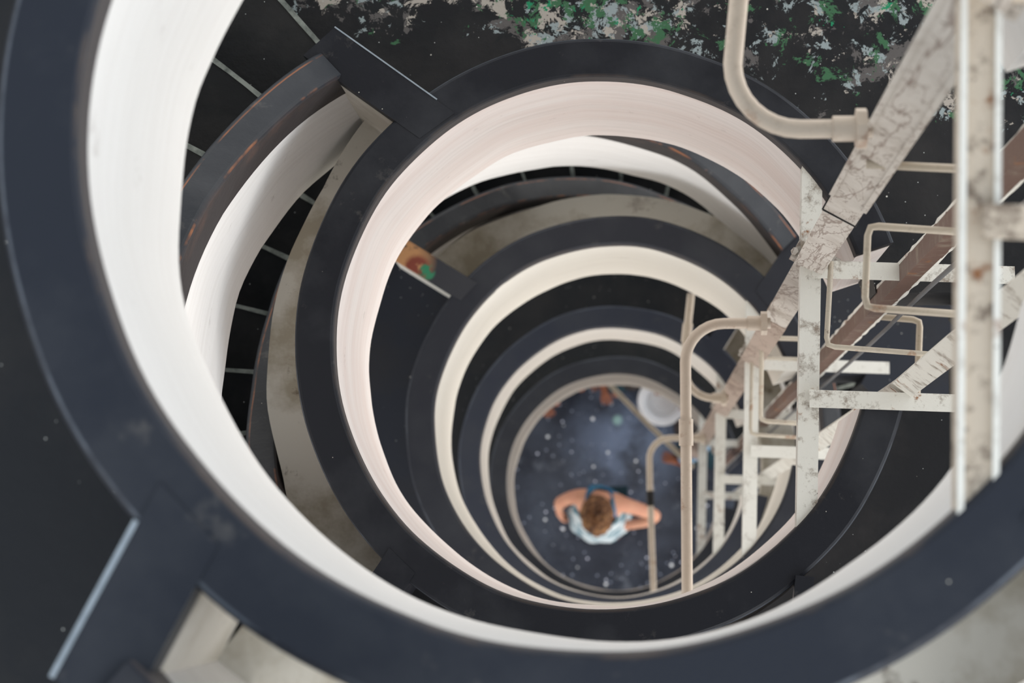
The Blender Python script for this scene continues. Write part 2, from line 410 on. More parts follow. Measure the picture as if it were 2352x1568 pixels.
# ---------------------------------------------------------------- spiral flights with their parapets
PROF = [(0, 0), (28, .46), (47, .68), (80, 1.08), (109, 1.46), (125, 1.66), (140, 1.92), (159, 2.27), (175, 2.5), (188, 2.68)]
def interp(P, x):
    if x <= P[0][0]: return P[0][1]
    for (a, b), (c, d) in zip(P, P[1:]):
        if x <= c: return b + (d - b) * (x - a) / (c - a)
    return P[-1][1]
def stub_quad(th, width, r0, r1, side):
    """quad of a straight stub whose reference edge passes r=.8 at angle th and runs 12 degrees off radial"""
    p = Vector((.80 * math.cos(R_(th)), .80 * math.sin(R_(th)))); d = Vector((math.cos(R_(th + 12)), math.sin(R_(th + 12))))
    n = Vector((d.y, -d.x)) * side     # side +1: clockwise
    def at(off, r):
        base = p + n * off; b = base.dot(d); c = base.length_squared - r * r
        return base + d * (-b + math.sqrt(b * b - c))
    a, b, c, e = at(0, r0), at(0, r1), at(width, r1), at(width, r0)
    return [tuple(a), tuple(b), tuple(c), tuple(e)]
def stub(parent, th, width, r0, r1, side, z, zl, ct, capm, wallm, off=(0, 0)):
    sh = lambda Q: [(a + off[0], b + off[1]) for a, b in Q]
    q = sh(stub_quad(th, width, r0, r1, side))
    bm = bmesh.new(); quad_prism(bm, q, z, z + ct); bevel(bm, .003, 1)
    uvl = bm.loops.layers.uv.new('UVMap')
    for f in bm.faces:
        for lp in f.loops: lp[uvl].uv = (lp.vert.co.x, .045)
    o = link('stub_cap', bm, capm, parent)
    if side == 1:
        sq = Vector(q[3]); eq = Vector(q[2]); d_ = (eq - sq).normalized(); nn = Vector((d_.y, -d_.x)); wv = .007 if off != (0, 0) else .0035
        a_ = sq + d_ * .055
        bm = bmesh.new(); box_pts(bm, [(x_, y_, zz) for zz in (z + ct - .004, z + ct + .0015) for x_, y_ in (tuple(a_), tuple(eq), tuple(eq + nn * wv), tuple(a_ + nn * wv))])
        we = link('worn_or_highlight_edge', bm, m_edge, o, loc=(0, 0, 0))  # pale strip stands in for the highlight along the cap's chamfer
    qs = sh(stub_quad(th, width - .012, max(r0, .725), r1 - .008, side))
    bm = bmesh.new(); quad_prism(bm, qs, zl, z + .005)
    uvl = bm.loops.layers.uv.new('UVMap')
    for f in bm.faces:
        for lp in f.loops: lp[uvl].uv = (lp.vert.co.x + lp.vert.co.y, lp.vert.co.z)
    link('stub_wall', bm, wallm, parent)

labels_p = {('C', 'B'): 'curved stair parapet with orange-worn dark cap rising from the third ring to the second',
            ('B', 'A'): 'curved stair parapet with blue-black cap and bright white side, rising from the upper left stub',
            ('D', 'C'): 'dark-capped curved stair parapet arching above the third ring, orange worn patch at its left end',
            ('E', 'D'): 'stair parapet rising from the lowest ring towards the fourth ring'}
labels_s = {('C', 'B'): 'black stair flight seen in the dark gaps left of the second ring',
            ('B', 'A'): 'black stair flight with chipped pale step edges at upper left',
            ('D', 'C'): 'black stair flight glimpsed inside the second ring above the third ring',
            ('E', 'D'): 'black stair flight climbing from the lowest ring behind the steel frames'}
RPROF = {'B': [(0, .938), (188, .938)], 'C': [(0, .862), (20, .885), (34, .912), (60, .938), (110, .945), (140, .908), (188, .90)], 'D': [(0, .93), (188, .93)], 'E': [(0, .93), (188, .93)]}
TH = .074
def flight(lo, up):
    z0, z1 = capz[lo], capz[up]; th0 = the[lo]; th1 = the[up] + OPEN
    while th1 < th0: th1 += 360
    while th1 - th0 > 300: th1 -= 360
    span = th1 - th0 + 5
    s = lambda a: interp(PROF, (a - th0) / span * 188) * (z1 - z0) / 2.68
    zf = lambda a: z0 + s(a)
    rf = lambda a: interp(RPROF[lo], (a - th0) / span * 188)
    ct = .07
    t = thing('stair_parapet', labels_p[lo, up], 'parapet', (RR0 * math.cos(R_(th0)), RR0 * math.sin(R_(th0)), z0 - .6), 'curved parapets beside the stair flights')
    an = frange(th0 + .8, th1 + 2.5, 2.0)
    n = 6
    hgt = .74
    wall = [(0, -hgt + (hgt + .01) * j / n, hgt * j / n) for j in range(n + 1)] + [(TH - .008, .01, .9), (TH - .008, -hgt, 1.6)]
    bm = sweep(wall, an, zf=zf, wob=.012, seed=th0 * .1, wob_z=.015, rf=rf)
    o = link('wall', bm, m_railwall, t); set_smooth_angle(o)
    bm = sweep(cap_prof(-.008, TH, -.125, ct - .015, .014), an, zf=zf, wob=.012, seed=th0 * .1, rf=rf)
    o = link('cap', bm, m_railcap, t); set_smooth_angle(o, 20)
    # straight stub walls closing the gap to the ring parapets at both ends
    stub(t, th0, .10, .69, rf(th0) + TH + .025, 1, capz[lo], lowz[lo], capt[lo] + .002, m_cap[lo], m_dirty)
    stub(t, the[up] + OPEN, .085, .69, rf(th1) + TH + .012, -1, capz[up], lowz[up] + .05, capt[up] + .002, m_patchcap if up == 'C' else m_cap[up], m_cap[up] if up == 'B' else m_wht[up])
    # steps
    st = thing('spiral_stair_flight', labels_s[lo, up], 'stairs', (1.6 * math.cos(R_(th0 + 10)), 1.6 * math.sin(R_(th0 + 10)), z0 - .42), 'black spiral stair flights')
    ns = 18; fl0 = z0 - .42; rise = (z1 - z0) / (ns + 1)
    for i in range(ns):
        a0 = th0 - 1 + span * i / ns; a1 = th0 - 1 + span * (i + 1) / ns + .6
        zt = fl0 + rise * (i + 1); zb = zt - .30
        # keep the top of the tread under the parapet top
        ri = rf((a0 + a1) / 2) + TH - .022
        bm = sweep([(ri, zb, 0), (ri, zt - .008, .3), (ri + .008, zt, .31), (RW, zt, 1.5), (RW, zb, 1.8)], frange(a0, a1, 2.5), 0, 0, wob=.002)
        so = link('step', bm, m_step, st)
        bm = bmesh.new(); rows = []
        seg = 26
        for j in range(seg + 1):
            r = ri + .01 + (RW - .03 - ri) * j / seg
            wv = .010 + .008 * noise.noise(Vector((r * 9, i * 3.1 + th0, 0)))
            t0 = R_(a0); da = wv / r
            row = []
            for (tt, zz) in ((t0 - .0015, zt - .02), (t0 - .0015, zt + .0015), (t0 + da, zt + .0015)):
                row.append(bm.verts.new((r * math.cos(tt), r * math.sin(tt), zz)))
            rows.append(row)
        for a, b in zip(rows, rows[1:]):
            for q in range(2): bm.faces.new((a[q], a[q + 1], b[q + 1], b[q]))
        no = link('worn_or_highlight_edge', bm, m_nose, so, loc=(0, 0, 0))
        sol = no.modifiers.new('thick', 'SOLIDIFY'); sol.thickness = .002; sol.offset = 1
mp = M('cap_paint_with_worn_patch', cap_col['C'], .4, .5)
px, py, pz = -.745, .58, capz['C'] + .05
mp.mix(mp.math('MULTIPLY', mp.dist((px, py, pz), .06, .125), mp.ramp(mp.noise(18, 5, .7, None, 3), .40, .48)), (190, 140, 96))
mp.mix(mp.math('MULTIPLY', mp.dist((px + .05, py - .03, pz), .035, .055), mp.ramp(mp.noise(22, 5, .7, None, 9), .42, .5)), (128, 62, 48))
mp.mix(mp.math('MULTIPLY', mp.dist((px + .085, py - .045, pz), .024, .034), mp.ramp(mp.noise(30, 4, .6, None, 5), .40, .48)), (44, 128, 92))
mp.bump(mp.noise(38, 4, .6), .2, .006)
m_patchcap = mp.done()
for pr in (('B', 'A'), ('C', 'B'), ('D', 'C'), ('E', 'D')): flight(*pr)
# opening of the nearest floor: its own stub and the start of the next parapet
def loose_end(k):
    th0 = the[k]
    t = thing('stair_parapet', 'blue-black capped stub at the lower left with a pale painted highlight along its edge', 'parapet', (RR0 * math.cos(R_(th0)), RR0 * math.sin(R_(th0)), lowz[k]), 'curved parapets beside the stair flights')
    stub(t, th0, .10, .69, .945, 1, capz[k], lowz[k], capt[k] + .002, m_cap[k], m_dirty, cen[k])
    an = frange(th0 - 1, th0 + 30, 2.0); q0, q1 = .868, .935; ox, oy = cen[k]
    zf = lambda a: capz[k] + interp(PROF, a - th0)
    bm = sweep([(q0, -.5, 0), (q0, .01, .74), (q1 - .01, .01, .9), (q1 - .01, -.5, 1.6)], an, ox, oy, zf=zf)
    o = link('wall', bm, m_railwall, t); set_smooth_angle(o)
    bm = sweep(cap_prof(q0 - .006, q1, -.03, .075, .016), an, ox, oy, zf=zf)
    o = link('cap', bm, m_cap['A'], t); set_smooth_angle(o, 20)
loose_end('A')

# ---------------------------------------------------------------- steel frames at every floor
labels_f = {'A': 'out of focus white steel frame with brown rust blotches at right, nearest the camera',
            'B': 'grimy white steel frame crossing the second ring, chipped end touching its black cap',
            'C': 'bright white steel frame crossing the third ring, green and brown chip near its foot',
            'D': 'bright steel frame crossing the fourth ring', 'E': 'bright steel frame crossing the smallest ring'}
def frame(k):
    z = capz[k] + capt[k] - .012
    t = thing('steel_frame', labels_f[k], 'steel frame', (.49, 0, z - .06), 'white steel frames across the stairwell')
    mt = {'A': m_steel_a, 'B': m_steel2}.get(k, m_steel)
    def part(nm, p, q, s, u, a=.05, b=.06):
        bm = bmesh.new(); angle_bar(bm, p, q, a, b, .007, s, u)
        return link(nm, bm, mt, t)
    cx, cy = cen[k]
    y1 = cy + math.sqrt((RI + .03) ** 2 - (.50 - cx) ** 2); y0 = cy - math.sqrt((RI + .06) ** 2 - (.47 - cx) ** 2)
    part('chord_beam', (.455, y0, z), (.482, y1, z), (1, 0, 0), (0, 0, -1), .049)
    yu, yl = (.238, -.062) if k == 'A' else (.230, -.088)
    part('cross_beam', (.50, yu - .008, z + .022), (.98, yu - .026, z + .022), (0, -1, 0), (0, 0, -1), .042, .055)
    part('cross_beam', (.49, yl, z + .022), (.98, yl - .018, z + .022), (0, -1, 0), (0, 0, -1), .042, .055)
    if k == 'A':
        for dx in (.002, .044):
            bm = bmesh.new(); bar(bm, (.455 + dx, y0 + .03, z + .003), (.482 + dx, y1, z + .003), .008, .012); bevel(bm, .002, 1)
            link('flange', bm, m_steel, t)
    return t
for k in names: frame(k)
# black-painted lower end of the chord on the second ring cap
bm = bmesh.new(); bar(bm, (.474, -.530, capz['B'] + .052), (.462, -.650, capz['B'] + .056), .044, .04); bevel(bm, .004, 1)
cc = link('beam_end_block', bm, m_cap['B'], rings['B'])

# ---------------------------------------------------------------- vertical members
def vbox(bm, x, y, w_, d, z0, z1, rot=0, taper=0):
    c, s = math.cos(R_(rot)), math.sin(R_(rot))
    q = [(x + a * c - b * s, y + a * s + b * c) for a, b in ((-w_ / 2, -d / 2), (w_ / 2, -d / 2), (w_ / 2, d / 2), (-w_ / 2, d / 2))]
    quad_prism(bm, q, z0, z1)
ROT = 29
DX, DY = .503, .225
dt = thing('cable_duct', 'long cream cable duct running down the stairwell from the top right corner', 'cable duct', (DX, DY, .6))
bm = bmesh.new(); vbox(bm, DX, DY, .072, .05, GZ - 6.75, GZ - 4.3, -ROT); bevel(bm, .006, 2)
link('duct_body', bm, m_duct, dt)
bm = bmesh.new(); vbox(bm, DX, DY, .076, .054, .62, GZ - 6.7, -ROT); bevel(bm, .006, 2)
link('lower_duct_body', bm, m_duct2, dt)['label'] = 'browner lower run of the duct'
for sx in (-.036, .034):
    c_, s_ = math.cos(R_(-ROT)), math.sin(R_(-ROT)); bx_, by_ = DX + sx * c_ + .030 * s_, DY + sx * s_ - .030 * c_
    bm = bmesh.new(); vbox(bm, bx_, by_, .009, .008, GZ - 4.40, GZ - .6, -ROT); bevel(bm, .002, 1)
    link('cover_lip', bm, m_duct, dt)
bm = bmesh.new(); vbox(bm, DX, DY, .082, .060, GZ - 4.42, GZ - .6, -ROT); bevel(bm, .007, 2)
# raised ribs
link('sleeve', bm, m_duct, dt)
def ring_tie(z, w_, d, r, m, nm='strap'):
    bm = bmesh.new(); c, s = math.cos(R_(-ROT)), math.sin(R_(-ROT))
    pts = [(DX + a * c - b * s, DY + a * s + b * c, z) for a, b in ((-w_, -d), (w_, -d), (w_, d), (-w_, d), (-w_, -d))]
    tube(bm, pts, r, 6); return link(nm, bm, m, dt)
ring_tie(GZ - 4.62, .038, .027, .002, m_black, 'tie_wire')
ring_tie(GZ - 2.05, .048, .033, .003, m_cream, 'strap')
for z in (capz['A'], capz['B'], capz['C'], capz['D'], capz['E']):
    bm = bmesh.new(); vbox(bm, DX + .01, DY + .008, .112, .05, z - .03, z + .03, -ROT); bevel(bm, .006, 2)
    br = link('clamp', bm, m_duct, dt)
    for sx in (-.048, .062):
        bm = bmesh.new(); c, s = math.cos(R_(-ROT)), math.sin(R_(-ROT))
        tube(bm, [(DX + sx * c, DY + sx * s, z + .03), (DX + sx * c, DY + sx * s, z + .048)], .009, 6)
        link('bolt', bm, m_duct, br, loc=(0, 0, 0))

def conduit(z, side, label, rk, y0, xb, ex, mat=m_pipe, coup=True):
    cx, cy = cen[rk]
    t = thing('conduit_pipe', label, 'pipe', (DX - .06, DY, z), 'cream conduit pipes branching from the duct')
    x0 = DX - .070
    ye = cy + side * math.sqrt((RI + .02) ** 2 - (ex - cx) ** 2)
    pts = [(x0 + .03, y0, z), (x0 - .02, y0, z)]
    cxx = xb + .11
    for i in range(9):
        a = R_(90 * i / 8)
        pts.append((cxx - .11 * math.sin(a), y0 + side * .11 * (1 - math.cos(a)), z))
    ym = y0 + side * .20
    mid = []
    for i in range(1, 9):
        f_ = i / 8; mid.append((xb + (ex - xb) * f_ ** 1.0 if side > 0 else xb + (ex - xb) * f_, ym + (ye - ym) * f_, z))
    bm = bmesh.new(); tube(bm, pts + mid, .0158, 14)
    o = link('pipe', bm, mat, t, smooth=True)
    bm = bmesh.new(); tube(bm, [(x0 - .035, y0, z), (x0 + .005, y0, z)], .0215, 14); tube(bm, [(x0 + .003, y0, z), (x0 + .02, y0, z)], .034, 8)
    o = link('connector', bm, mat, t); set_smooth_angle(o)
    if coup:
        p = Vector(mid[0]); q = Vector(mid[1]); d = (q - p).normalized()
        bm = bmesh.new(); tube(bm, [p, p + d * .075], .0205, 14)
        o = link('coupling', bm, mat if coup is True else m_black, t); set_smooth_angle(o)
conduit(GZ - 3.72, 1, 'thick cream conduit curving up to the top edge, left of the duct', 'A', .215, .235, .33)
conduit(GZ - 6.45, -1, 'cream conduit bending down to the bottom of the second ring, coupling near its bend', 'B', .177, .222, .222)
conduit(GZ - 9.20, 1, 'cream conduit passing up under the third ring from the duct', 'C', .16, .29, .316)
conduit(GZ - 11.85, -1, 'thin cream conduit with black coupling, in front of the person\'s elbow', 'D', .14, .167, .185, coup='black')
bm = bmesh.new(); tube(bm, [(-.07, .64, GZ - 14.6), (.20, .36, GZ - 14.6), (DX - .03, DY - .13, GZ - 14.6)], .016, 12)
o = link('support_bar', bm, m_cream, smooth=True); tag(o, 'thin tan bar slanting across the smallest ring above the wet floor', 'bar')

# rusty angle rail, grey cable, flat white post
bm = bmesh.new(); angle_bar(bm, (.707, .168, .3), (.707, .168, GZ - .7), .042, .045, .006, (1, 0, 0), (0, 1, 0))
o = link('guide_rail', bm, m_rust); tag(o, 'rusty brown angle-iron rail running down beside the duct', 'rail')
for (ex_, ey_) in ((.710, .214), (.750, .171)):
    bm = bmesh.new()
    n_ = 260; rows = []
    for i in range(n_ + 1):
        z_ = .3 + (GZ - 1.0) * i / n_; w_ = .0035 + .0035 * noise.noise(Vector((z_ * 14, ex_ * 9, 0)))
        rows.append([bm.verts.new((ex_ + a * w_, ey_ + b * w_, z_)) for a, b in ((-1, -1), (1, -1), (1, 1), (-1, 1))])
    for a, b in zip(rows, rows[1:]):
        for q in range(4): bm.faces.new((a[q], a[(q + 1) % 4], b[(q + 1) % 4], b[q]))
    e_ = link('chipped_paint_edge', bm, m_steel, None); e_.parent = o; e_['label'] = 'chipped white paint along the rail edge'
bm = bmesh.new(); tube(bm, smooth_path([(.752, .128, .3), (.748, .13, 6), (.757, .124, 10.2), (.747, .131, 11.3), (.754, .127, 13), (.75, .13, 16)], 2), .0055, 8)
o = link('hanging_cable', bm, m_cable, smooth=True); tag(o, 'thin grey cable hanging beside the rusty rail', 'cable')
bm = bmesh.new(); bar(bm, (.712, -.098, capz['E'] - .3), (.712, -.086, capz['B'] + .07), .012, .055, (.79, -.61, 0)); bar(bm, (.712, -.086, capz['B'] + .07), (.722, -.02, GZ - 2.6), .012, .055, (.79, -.61, 0))
o = link('flat_post', bm, m_steel2); tag(o, 'flat white steel post standing on the second frame, brown lower down', 'post')

# bent rod brackets
def pxw(px_, py_, d):            # plan position of a point of the survey photo at depth d below the eye
    X_, Y_, F_ = X, Y, F
    v = X_ * (px_ - 1176) + Y_ * (784 - py_) + F_ * 5227.0
    t = d / -v.z; return Vector((CAMX + v.x * t, CAMY + v.y * t, GZ - d))
def rod(pts, label, r=.0065, d=0):
    P = [pxw(*p) for p in pts]
    out = [P[0]]
    for a, b, c in zip(P, P[1:], P[2:]):
        l1 = min(.02, (a - b).length * .4); l2 = min(.02, (c - b).length * .4)
        out += [b + (a - b).normalized() * l1, b + ((a + c) / 2 - b).normalized() * .006, b + (c - b).normalized() * l2]
    out.append(P[-1])
    bm = bmesh.new(); tube(bm, out, r, 8)
    o = link('rod_bracket', bm, m_cream, smooth=True); tag(o, label, 'rod', 'bent rod brackets beside the duct')
rod([(1990, 377, 3.95), (2260, 390, 3.95)], 'straight cream rod from the duct to the nearest frame', .0075)
rod([(2290, 538, 4.4), (1994, 518, 4.4), (1986, 706, 4.4), (2300, 728, 4.4)], 'square-bent cream rod bracket, larger upper one beside the rusty rail', .0075)
rod([(1909, 600, 5.30), (1898, 795, 5.30), (2120, 812, 5.30), (2150, 814, 5.30)], 'square-bent cream rod bracket beside the second frame', .0065)
rod([(2020, 727, 6.5), (2113, 735, 6.5), (2105, 945, 6.5)], 'bent tan rod behind the second frame, right of the rusty rail', .0095)
rod([(1860, 779, 7.5), (1750, 775, 7.5), (1747, 966, 7.6), (1880, 975, 7.6)], 'small brown bent rod bracket beside the third frame, upper one', .008)
rod([(1860, 826, 8.0), (1727, 820, 8.0), (1724, 997, 8.0), (1860, 1006, 8.0)], 'small rusty bent rod bracket beside the third frame, lower one', .007)

# ---------------------------------------------------------------- people
skin = M('warm_skin', (208, 152, 124), .55, .3)
skin.mix(skin.math('MULTIPLY', skin.ramp(skin.noise(9, 3, .5), .45, .65), .35), (184, 118, 96)); m_skin = skin.done()
skin = M('tanned_skin', (150, 92, 66), .5, .4)
skin.mix(skin.math('MULTIPLY', skin.ramp(skin.noise(9, 3, .5), .45, .65), .3), (116, 66, 48)); m_skin2 = skin.done()
hm = M('curly_brown_hair', (122, 82, 50), .6, .3)
hm.mix(hm.ramp(hm.noise(30, 4, .6), .42, .6), (74, 46, 30)); hm.mix(hm.math('MULTIPLY', hm.ramp(hm.noise(14, 3, .6, None, 4), .52, .62), .6), (186, 138, 92))
hm.bump(hm.noise(60, 3, .6), .8, .02); m_hair = hm.done()
m_hair2 = mat_plain('black_hair', (34, 26, 24), .5, 3, .4, (60, 44, 36), 30)
tk = M('teal_and_white_cloth', (196, 204, 206), .8, .2)
tk.mix(tk.ramp(tk.noise(9, 3, .6, None, 5), .50, .60), (96, 128, 140)); m_tank = tk.done()
m_strap = mat_plain('blue_strap_cloth', (44, 96, 136), .7, 4, .4, (40, 132, 138), 14)
m_short = mat_plain('dark_teal_shorts', (26, 58, 68), .8, 4, .4)
m_shoe = mat_plain('dark_red_shoe', (98, 36, 36), .7, 4, .3)
m_red = mat_plain('red_cloth', (168, 54, 50), .8, 4, .3)
m_wcl = mat_plain('white_cloth', (224, 226, 232), .8, 4, .3)
m_blue = mat_plain('pale_blue_cloth', (120, 150, 176), .8, 4, .3)
m_lips = mat_plain('lips', (168, 84, 76), .5)
m_eye = mat_plain('eye_white', (230, 228, 222), .3, 0, 0.0)

def skinned(name, verts, edges, radii, mat, parent, sub=2, root=0):
    me = bpy.data.meshes.new(name); me.from_pydata([tuple(v) for v in verts], edges, [])
    bm = bmesh.new(); bm.from_mesh(me); L = bm.verts.layers.skin.verify()
    for v, r in zip(bm.verts, radii):
        v[L].radius = r if isinstance(r, tuple) else (r, r)
    bm.verts.ensure_lookup_table(); bm.verts[root][L].use_root = True
    bm.to_mesh(me); bm.free()
    o = bpy.data.objects.new(name, me); COL.objects.link(o); me.materials.append(mat)
    s = o.modifiers.new('skin', 'SKIN'); s.use_smooth_shade = True
    ss = o.modifiers.new('sub', 'SUBSURF'); ss.levels = sub; ss.render_levels = sub
    if parent: o.parent = parent
    return o
def joints_to_mesh(J, chains, R):
    idx = {k: i for i, k in enumerate(J)}
    verts = [J[k] for k in J]; rad = [R[k] for k in J]; ed = []
    for c in chains:
        for a, b in zip(c, c[1:]): ed.append((idx[a], idx[b]))
    return verts, ed, rad, idx
def add_hand(J, R, chains, wrist, side, d, nrm, curl=.6, pre='h'):
    """palm and five fingers in direction d, palm normal nrm"""
    w0 = Vector(J[wrist]); d = Vector(d).normalized(); n = Vector(nrm); n = (n - d * n.dot(d)).normalized(); s = d.cross(n) * side
    pm = w0 + d * .05; J[pre + 'palm'] = pm; R[pre + 'palm'] = (.034, .017); chains.append([wrist, pre + 'palm'])
    for i, (off, ln) in enumerate(((.030, .072), (.010, .080), (-.010, .074), (-.029, .058))):
        k = pre + 'f%d' % i
        a = pm + d * .038 + s * off; b = a + (d * .8 + n * curl * .5).normalized() * ln * .5; c = b + (d * (.8 - curl) + n * curl).normalized() * ln * .5
        J[k + 'a'] = a; J[k + 'b'] = b; J[k + 'c'] = c; R[k + 'a'] = .010; R[k + 'b'] = .009; R[k + 'c'] = .0075
        chains.append([pre + 'palm', k + 'a', k + 'b', k + 'c'])
    a = w0 + d * .03 + s * .036 + n * .008; b = a + (d * .6 + s * .5 + n * .4).normalized() * .035; c = b + (d * .8 + n * .5).normalized() * .03
    J[pre + 't1'] = a; J[pre + 't2'] = b; J[pre + 't3'] = c; R[pre + 't1'] = .013; R[pre + 't2'] = .011; R[pre + 't3'] = .009
    chains.append([wrist, pre + 't1', pre + 't2', pre + 't3'])
def head_mesh(parent, c, fwd, up, mskin, mhair, curly=True, size=1.0, hair_len=.0):
    fwd = Vector(fwd).normalized(); up = Vector(up); up = (up - fwd * up.dot(fwd)).normalized(); rt = fwd.cross(up)
    c = Vector(c)
    def W(x, y, z): return c + (rt * x + fwd * y + up * z) * size
    bm = bmesh.new(); bmesh.ops.create_uvsphere(bm, u_segments=32, v_segments=24, radius=1)
    for v in bm.verts:
        x, y, z = v.co
        hx, hy, hz = .076 * x, .094 * y, .118 * z
        if z < 0: hx *= 1 - .30 * z * z; hy *= 1 - .12 * z * z
        if y > 0:
            hy *= .93
            hy += .022 * math.exp(-((x / .16) ** 2 + ((z + .16) / .16) ** 2))                        # nose
            hy += .008 * math.exp(-((x / .30) ** 2 + ((z + .46) / .08) ** 2))                        # lips
            for sx in (-.38, .38): hy -= .010 * math.exp(-(((x - sx) / .2) ** 2 + ((z - .02) / .14) ** 2))   # eye sockets
            hy += .008 * math.exp(-((x / .3) ** 2 + ((z + .88) / .15) ** 2))                         # chin
        v.co = W(hx, hy, hz)
    hd = link('head', bm, mskin, None, True); hd.parent = parent; hd.location = -parent.location
    for sx in (-1, 1):
        bm = bmesh.new(); bmesh.ops.create_uvsphere(bm, u_segments=12, v_segments=8, radius=1)
        for v in bm.verts: v.co = W(sx * .077 + v.co.x * .009, .0 + v.co.y * .018, -.012 + v.co.z * .032)
        e = link('ear', bm, mskin, None, True); e.parent = hd
        bm = bmesh.new(); bmesh.ops.create_uvsphere(bm, u_segments=12, v_segments=8, radius=1)
        for v in bm.verts: v.co = W(sx * .030 + v.co.x * .012, .078 + v.co.y * .007, .004 + v.co.z * .008)
        e = link('eye', bm, m_eye, None, True); e.parent = hd
    bm = bmesh.new(); bmesh.ops.create_uvsphere(bm, u_segments=12, v_segments=8, radius=1)
    for v in bm.verts: v.co = W(v.co.x * .024, .090 + v.co.y * .006, -.054 + v.co.z * .007)
    e = link('mouth', bm, m_lips, None, True); e.parent = hd
    # hair
    bm = bmesh.new(); bmesh.ops.create_icosphere(bm, subdivisions=5 if curly else 4, radius=1)
    for v in bm.verts:
        x, y, z = v.co
        k = 1.0
        if curly: k += .10 * noise.noise(v.co * 5 + Vector((3, 1, 2))) + .07 * abs(noise.noise(v.co * 13))
        cut = .15 if y > .25 else -.55 - hair_len
        hx, hy, hz = .092 * x * k, (.108 * y - .008) * k, (.122 * z + .014) * k
        if y > .1 and z < .28: hy = min(hy, .060); hx *= .93
        if z < cut: hz = max(hz, -.08 - hair_len)
        v.co = W(hx, hy, hz)
    h = link('hair', bm, mhair, None, True); h.parent = parent; h.location = -parent.location
    return hd
def person_main():
    t = thing('person', 'curly-haired person in a pale sleeveless top with blue straps, alone mid-floor', 'person', (-.15, -.15, 0))
    J = {}; R = {}; ch = []
    def j(k, p, r): J[k] = Vector(p); R[k] = r
    j('pel', (-.14, -.15, .93), (.155, .115)); j('waist', (-.14, -.155, 1.06), (.130, .10)); j('chest', (-.14, -.13, 1.25), (.150, .105)); j('uchest', (-.14, -.10, 1.35), (.12, .072))
    j('neck', (-.145, -.12, 1.44), .055); j('neck2', (-.150, -.155, 1.49), .052); j('skull', (-.152, -.175, 1.56), .055)
    j('shL', (-.275, -.065, 1.36), .058); j('elL', (-.415, -.10, 1.13), .042); j('wrL', (-.425, -.15, .93), .028)
    j('elLm', (-.35, -.075, 1.25), .046)
    j('shR', (.005, -.115, 1.36), .058); j('elRm', (.13, -.15, 1.27), .050); j('elR', (.255, -.19, 1.16), .043); j('foR', (.17, -.235, 1.10), .040); j('wrR', (.075, -.245, 1.05), .029)
    j('hipL', (-.225, -.14, .86), .098); j('knL', (-.235, -.17, .48), .062); j('anL', (-.24, -.13, .09), .040); j('toL', (-.24, -.27, .035), .034)
    j('hipR', (-.055, -.15, .86), .098); j('knR', (-.045, -.19, .48), .062); j('anR', (-.04, -.15, .09), .040); j('toR', (-.03, -.29, .035), .034)
    ch += [['pel', 'waist', 'chest', 'uchest', 'neck', 'neck2', 'skull'], ['uchest', 'shL', 'elLm', 'elL', 'wrL'], ['uchest', 'shR', 'elRm', 'elR', 'foR', 'wrR'],
           ['pel', 'hipL', 'knL', 'anL', 'toL'], ['pel', 'hipR', 'knR', 'anR', 'toR']]
    add_hand(J, R, ch, 'wrL', -1, (.15, -.35, -.75), (1, .1, 0), .5, 'l')
    add_hand(J, R, ch, 'wrR', 1, (-1, -.05, -.35), (0, .5, -.8), .6, 'r')
    v, e, r, idx = joints_to_mesh(J, ch, R)
    b = skinned('body', v, e, r, m_skin, None, 2, idx['pel']); b.parent = t; b.location = -t.location
    head_mesh(t, (-.153, -.195, 1.60), (0.03, -.80, -.62), (0, -.6, .8), m_skin, m_hair, True, 1.17)
    # top: shell around the torso with an open upper back
    bm = bmesh.new()
    rows = []
    secs = [(.86, .225, .160, -.185, -.02), (.95, .215, .155, -.185, -.02), (1.06, .19, .140, -.18, -.015), (1.18, .182, .135, -.165, -.02), (1.27, .182, .135, -.135, -.022), (1.345, .150, .125, -.125, -.02)]
    for (z, a, b_, cy, sh) in secs:
        row = []
        for i in range(40):
            th = 2 * math.pi * i / 40; c, s = math.cos(th), math.sin(th)
            zz = z - (.045 * max(0, s) ** 2 if z > 1.25 else 0)      # dips at the back
            fold = 1 + .035 * math.sin(th * 9 + z * 7) * (1 if z < 1.1 else .3)
            row.append(bm.verts.new((-.14 + a * c * fold, cy + (b_ * s + sh * max(0, -s) * 1.6) * fold, zz)))
        rows.append(row)
    for a, b_ in zip(rows, rows[1:]):
        for i in range(40): bm.faces.new((a[i], a[(i + 1) % 40], b_[(i + 1) % 40], b_[i]))
    o = link('tank_top', bm, m_tank, None, True); o.parent = t; o.location = -t.location
    md = o.modifiers.new('s', 'SOLIDIFY'); md.thickness = .006
    for pts in ([(-.255, -.19, 1.30), (-.225, -.14, 1.43), (-.215, -.06, 1.42), (-.20, -.015, 1.30), (-.18, -.005, 1.2)], [(-.03, -.21, 1.30), (-.045, -.16, 1.43), (-.055, -.09, 1.42), (-.07, -.035, 1.30), (-.09, -.02, 1.2)],
                [(-.215, -.06, 1.425), (-.16, -.005, 1.36), (-.08, -.03, 1.31), (-.03, -.06, 1.28)]):
        bm = bmesh.new(); tube(bm, smooth_path([(a_, b_ + .012, c_ + .022) for a_, b_, c_ in pts], 2), .015, 8)
        o = link('strap', bm, m_strap, None, True); o.parent = t; o.location = -t.location
    J = {}; R = {}
    j('p', (-.14, -.15, .93), (.17, .125)); j('hl', (-.225, -.14, .84), .112); j('kl', (-.232, -.155, .64), .088); j('hr', (-.055, -.15, .84), .112); j('kr', (-.05, -.17, .64), .088)
    v, e, r, idx = joints_to_mesh(J, [['p', 'hl', 'kl'], ['p', 'hr', 'kr']], R)
